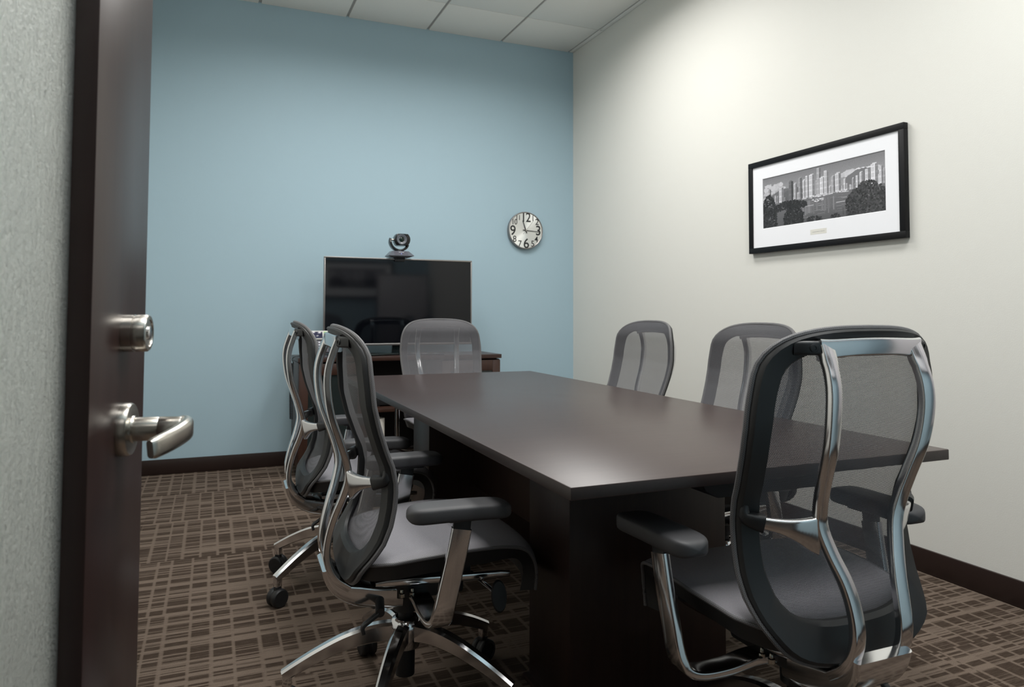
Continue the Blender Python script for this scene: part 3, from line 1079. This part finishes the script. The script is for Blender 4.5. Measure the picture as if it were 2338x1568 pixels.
# ------------------------------------------------------------------ wall clock
ck = empty('wall_clock', (-.444, 0, 1.7255), 0, 'round brushed metal wall clock with black numerals on the blue wall', 'clock')
CR = .150
RB = RY
MB().lathe([(0, 0), (CR-.006, 0), (CR-.002, .004), (CR, .030), (CR-.002, .0375), (CR-.006, .0385), (CR-.009, .0365), (CR-.010, .032), (0, .032)], 72, RB).build('case', 'bezel', ck)
fm = MB()
v, f = [(0, -.0335, 0)], []
NR = 96
for rr in (.045, .09, CR-.0095):
    for q in range(NR):
        a = 2*math.pi*q/NR
        v.append((rr*math.cos(a), -.0335, rr*math.sin(a)))
for q in range(NR):
    f.append((0, 1+q, 1+(q+1) % NR))
    for k in (0, 1):
        f.append((1+k*NR+q, 1+(k+1)*NR+q, 1+(k+1)*NR+(q+1) % NR, 1+k*NR+(q+1) % NR))
mesh_from('dial', v, f, 'clock', ck, smooth=False)
def numeral(txt, x, z, size, rot=0, bold=.0):
    cu = bpy.data.curves.new('numeral', 'FONT')
    cu.body = txt
    cu.size = size
    cu.align_x = 'CENTER'
    cu.align_y = 'CENTER'
    cu.extrude = .0004
    cu.offset = bold
    cu.space_character = .92
    tmp = bpy.data.objects.new('tmp', cu)
    COL.objects.link(tmp)
    bpy.context.view_layer.update()
    dg = bpy.context.evaluated_depsgraph_get()
    me = bpy.data.meshes.new_from_object(tmp.evaluated_get(dg))
    bpy.data.objects.remove(tmp, do_unlink=True)
    me.materials.clear()
    me.materials.append(MAT['numer'])
    o = bpy.data.objects.new('numeral', me)
    link(o, ck)
    o.rotation_euler = (math.radians(90), math.radians(rot), 0)
    o.location = (x, -.0345, z)
    return o
# positions read off the dial: fraction of radius
big, sml = .110, .070
for txt, ux, uz, sz in (('12', .01, .675, .106), ('3', .735, -.005, big), ('6', .035, -.715, big), ('9', -.74, -.05, big),
                        ('1', .42, .66, .064), ('2', .66, .47, sml), ('4', .62, -.47, sml), ('5', .41, -.71, sml),
                        ('7', -.34, -.73, sml), ('8', -.64, -.49, sml), ('10', -.655, .42, .062), ('11', -.44, .655, .058)):
    o = numeral(txt, ux*CR, uz*CR, sz, bold=.0009 if sz > .1 else .0003)
    o.scale = (.86 if len(txt) == 2 else .95, 1, 1)
def hand(name, ang, r0, r1, w0, w1, y, mat='numer'):
    a = math.radians(ang)
    d, p = Vector((math.sin(a), 0, math.cos(a))), Vector((math.cos(a), 0, -math.sin(a)))
    pts = [d*r0+p*w0/2, d*r0-p*w0/2, d*r1-p*w1/2, d*r1+p*w1/2]
    v = [q+Vector((0, y, 0)) for q in pts]+[q+Vector((0, y-.0012, 0)) for q in pts]
    mesh_from(name, v, [(0, 1, 2, 3), (7, 6, 5, 4), (0, 4, 5, 1), (1, 5, 6, 2), (2, 6, 7, 3), (3, 7, 4, 0)], mat, ck, smooth=False)
hand('hour_hand', -19, -.024, .082, .0085, .0055, -.0370)
hand('minute_hand', 94, -.026, .122, .0068, .0042, -.0390)
hand('second_hand', 39, -.040, .105, .0022, .0014, -.0410)
MB().lathe([(0, .034), (.0050, .034), (.0050, .0435), (0, .0440)], 16, RB).build('hand_pivot', 'steel', ck)

# ------------------------------------------------------------------ framed pictures
PRINT = []
def skyline(name, wid, hei, parent, mat_loc):
    """flat black and white print: sky, hills, towers, water, trees; x right, z up"""
    if PRINT:
        o = PRINT[0].copy()
        link(o, parent)
        o.parent = parent
        o.location = mat_loc
        return o
    NX, NY = 420, 148
    IMG = np.zeros((NY, NX))
    r = random.Random(11)
    gx = (np.arange(NX)+.5)/NX
    gy = (np.arange(NY)+.5)/NY
    def poly(pts, col):
        P = np.array(pts)
        i0, i1 = max(0, int(P[:, 1].min()*NY)-1), min(NY, int(P[:, 1].max()*NY)+2)
        j0, j1 = max(0, int(P[:, 0].min()*NX)-1), min(NX, int(P[:, 0].max()*NX)+2)
        if i1 <= i0 or j1 <= j0:
            return
        xx, yy = np.meshgrid(gx[j0:j1], gy[i0:i1])
        ins = np.zeros(xx.shape, bool)
        for k in range(len(P)):
            (xa_, ya_), (xb_, yb_) = P[k], P[k-1]
            if ya_ == yb_:
                continue
            cross = ((ya_ > yy) != (yb_ > yy)) & (xx < (xb_-xa_)*(yy-ya_)/(yb_-ya_)+xa_)
            ins ^= cross
        sub = IMG[i0:i1, j0:j1]
        if isinstance(col, list):
            lo, hi = P[:, 1].min(), P[:, 1].max()
            val = col[0]+(col[2]-col[0])*(yy-lo)/(hi-lo)
            sub[ins] = val[ins]
        else:
            sub[ins] = col
    def rect(u0, u1, w0, w1, c):
        u0, u1, w0, w1 = max(0, u0), min(1, u1), max(0, w0), min(1, w1)
        if u1 > u0 and w1 > w0:
            poly([(u0, w0), (u1, w0), (u1, w1), (u0, w1)], c)
    poly([(0, .4), (1, .4), (1, 1), (0, 1)], [.42, .46, .20, .17])          # sky
    def blob(cu, cw, ru, rw, c, n=14, jag=.25):
        pts = []
        for q in range(n):
            a = 2*math.pi*q/n
            k = 1+r.uniform(-jag, jag)
            pts.append((min(1, max(0, cu+ru*k*math.cos(a))), min(1, max(0, cw+rw*k*math.sin(a)))))
        poly(pts, c)
    for q in range(26):                                                  # clouds
        blob(r.uniform(.02, .2), r.uniform(.66, .84), r.uniform(.015, .04), r.uniform(.02, .045), r.uniform(.4, .6))
    for q in range(34):
        blob(r.uniform(.68, .99), r.uniform(.70, .78), r.uniform(.015, .045), r.uniform(.015, .04), r.uniform(.5, .75))
    def ridge(u0, u1, w, amp, c):
        n = 24
        pts = [(u0, .45)] + [(u0+(u1-u0)*i/n, w+amp*math.sin(math.pi*i/n)+r.uniform(-.008, .008)) for i in range(n+1)] + [(u1, .45)]
        poly(pts, c)
    ridge(.08, .34, .62, .10, .16)
    ridge(.18, .40, .60, .11, .13)
    ridge(.70, .98, .66, .13, .18)
    poly([(0, 0), (1, 0), (1, .46), (0, .46)], [.10, .12, .17, .15])         # water
    for q in range(120):
        u = r.uniform(.28, .78); w = r.uniform(.08, .40); l = r.uniform(.02, .09)
        rect(u, u+l, w, w+.006, r.uniform(.10, .30))
    for q in range(14):                                                  # tower reflections
        u = r.uniform(.36, .62)
        rect(u, u+r.uniform(.008, .02), r.uniform(.10, .2), .40, r.uniform(.16, .26))
    def tower(u0, u1, top, tone, base=.46):
        w = u1-u0
        rect(u0, u1, base, top, tone*.35)
        rect(u0, u0+w*.55, base, top, tone)
        if r.random() < .6:
            rect(u0+w*.2, u1-w*.2, top, top+.018, tone*.8)
        k = base+.01
        while k < top-.012:
            rect(u0+w*.05, u0+w*.50, k, k+.005, tone*.55)
            rect(u0+w*.6, u0+w*.95, k, k+.005, tone*.22)
            k += .0145
        for m_ in (.18, .36):
            rect(u0+w*m_, u0+w*(m_+.05), base, top-.01, tone*.6)
    for q in range(70):                                                  # low city
        u = r.uniform(0, 1); h_ = r.uniform(.02, .13)
        if u > .68: h_ *= 1.6
        tower(u, u+r.uniform(.012, .03), .47+h_, r.uniform(.30, .75))
    for u0, u1, tp, tn in ((.0, .032, .60, .6), (.052, .078, .76, .45), (.112, .136, .62, .5), (.155, .198, .75, .7), (.245, .285, .83, .20), (.288, .318, .77, .6),
                           (.332, .362, .86, .40), (.368, .392, .80, .8), (.392, .422, .87, .75), (.425, .472, .87, .78), (.478, .500, .74, .5), (.487, .522, .965, .55), (.512, .558, .78, .8),
                           (.548, .586, .895, .7), (.605, .634, .76, .55), (.636, .682, .79, .72), (.70, .72, .66, .7), (.79, .815, .68, .7), (.82, .845, .72, .75),
                           (.86, .895, .76, .8), (.90, .95, .82, .85), (.955, .985, .76, .75), (.985, 1.0, .70, .5)):
        tower(u0, u1, tp, tn)
    for q in range(60):                                                  # quay lights and boats
        rect(*(lambda u, w: (u, u+r.uniform(.01, .03), w, w+.012))(r.uniform(.36, .72), r.uniform(.43, .47)), r.uniform(.4, .8))
    for q in range(26):
        u = r.uniform(.44, .54); w = r.uniform(.35, .40)
        rect(u, u+r.uniform(.006, .018), w, w+r.uniform(.004, .016), r.uniform(.5, .9))
    rect(.34, .46, .30, .312, .45)
    rect(.64, .75, .27, .285, .5)
    def bush(u0, u1, w0, w1, n, c0, c1, size):
        for q in range(n):
            t = r.random()
            u = r.uniform(u0, u1)
            w = w0+(w1-w0)*t*(.55+.45*math.sin(math.pi*(u-u0)/(u1-u0)))
            blob(u, w, r.uniform(.4, 1)*size, r.uniform(.4, 1)*size*2.2, r.uniform(c0, c1), 8, .45)
    bush(.10, .40, .30, .47, 420, .010, .04, .010)
    bush(-.02, .13, .0, .66, 600, .008, .04, .011)
    bush(.20, .37, .0, .36, 520, .008, .036, .010)
    bush(.72, 1.02, .0, .56, 1150, .010, .075, .011)
    bush(.40, .52, .0, .10, 40, .012, .05, .012)
    bush(.60, .68, .0, .09, 26, .012, .05, .010)
    rect(.693, .696, .04, .16, .02)
    IMG *= RNG.uniform(.9, 1.1, IMG.shape)
    me = bpy.data.meshes.new(name)
    xg, zg = (np.arange(NX+1)/NX-.5)*wid, (np.arange(NY+1)/NY-.5)*hei
    V = [(x, 0, z) for z in zg for x in xg]
    F = [(i*(NX+1)+j, i*(NX+1)+j+1, (i+1)*(NX+1)+j+1, (i+1)*(NX+1)+j) for i in range(NY) for j in range(NX)]
    me.from_pydata(V, [], F)
    at = me.color_attributes.new('ink', 'FLOAT_COLOR', 'CORNER')
    g = np.repeat(IMG.ravel(), 4)
    at.data.foreach_set('color', np.stack([g, g*.985, g*1.04, np.ones_like(g)], 1).astype(np.float32).ravel())
    me.materials.append(MAT['print'])
    o = bpy.data.objects.new(name, me)
    link(o, parent)
    o.location = mat_loc
    PRINT.append(o)
    return o

def framed_picture(loc, rz, label, card=True):
    e = empty('framed_picture', loc, rz, label, 'picture')
    # local: x right, z up, faces -y, wall plane at y=0
    w, h, fw_, dp = .970, .497, .029, .028
    f_ = MB()
    f_.box(-w/2, w/2, -dp, -.002, h/2-fw_, h/2, .0015)
    f_.box(-w/2, w/2, -dp, -.002, -h/2, -h/2+fw_, .0015)
    f_.box(-w/2, -w/2+fw_, -dp, -.002, -h/2+fw_, h/2-fw_, .0015)
    f_.box(w/2-fw_, w/2, -dp, -.002, -h/2+fw_, h/2-fw_, .0015)
    f_.build('frame', 'fblack', e)
    # mat board with bevelled window
    pw, ph_, px, pz = .767, .270, .0, .0145
    iw, ih = w/2-fw_, h/2-fw_
    ys_ = -.020
    a0, a1, b0, b1 = px-pw/2, px+pw/2, pz-ph_/2, pz+ph_/2
    V = [(-iw, ys_, -ih), (iw, ys_, -ih), (iw, ys_, ih), (-iw, ys_, ih), (a0, ys_, b0), (a1, ys_, b0), (a1, ys_, b1), (a0, ys_, b1)]
    B = .0018
    V += [(a0+B, ys_+.002, b0+B), (a1-B, ys_+.002, b0+B), (a1-B, ys_+.002, b1-B), (a0+B, ys_+.002, b1-B)]
    V += [(-iw, -.004, -ih), (iw, -.004, -ih), (iw, -.004, ih), (-iw, -.004, ih)]
    Fq = []
    for k in range(4):
        j = (k+1) % 4
        Fq += [(k, j, 4+j, 4+k), (4+k, 4+j, 8+j, 8+k), (k, 12+k, 12+j, j)]
    Fq.append((12, 13, 14, 15))
    mesh_from('mat_board', V, Fq, 'white', e, smooth=False)
    skyline('photo_print', pw-.002, ph_-.002, e, (px, ys_+.0030, pz))
    if card:
        cd_ = MB().box(-.051, .051, ys_-.0004, ys_+.001, -.185, -.160).build('caption_card', 'paper', e, smooth=False)
        ln = MB()
        rr = random.Random(3)
        x = -.038
        while x < .038:
            l_ = rr.uniform(.003, .010)
            ln.box(x, x+l_, ys_-.0006, ys_-.0003, -.1735, -.1718)
            x += l_+.0022
        ln.build('caption_marks', 'ink', cd_, smooth=False)
    return e
framed_picture((0, -2.630, 1.643), -math.pi/2, 'black framed skyline print with white mat on the cream wall')
framed_picture((-.98, YF, 1.50), math.pi, 'black framed skyline print on the doorway wall, seen only mirrored in the television', card=False)

# presentation board standing in the corner by the doorway wall (mirrored in the television)
wb = empty('presentation_board', (-.42, -4.80, 0), math.pi, 'pale presentation board on legs in the corner, mirrored in the television', 'board')
MB().box(-.33, .33, -.012, .012, .55, 1.56, .004).build('board', 'wb', wb)
bf = MB()
bf.box(-.345, -.33, -.016, .016, .02, 1.575, .003)
bf.box(.33, .345, -.016, .016, .02, 1.575, .003)
bf.box(-.345, .345, -.016, .016, 1.56, 1.575, .003)
bf.box(-.345, .345, -.016, .016, .535, .55, .003)
bf.build('board_frame', 'bezel', wb)
for sgn in (-1, 1):
    MB().box(.337*sgn-.012, .337*sgn+.012, -.2, .2, 0, .022, .003).build('foot', 'bezel', wb)
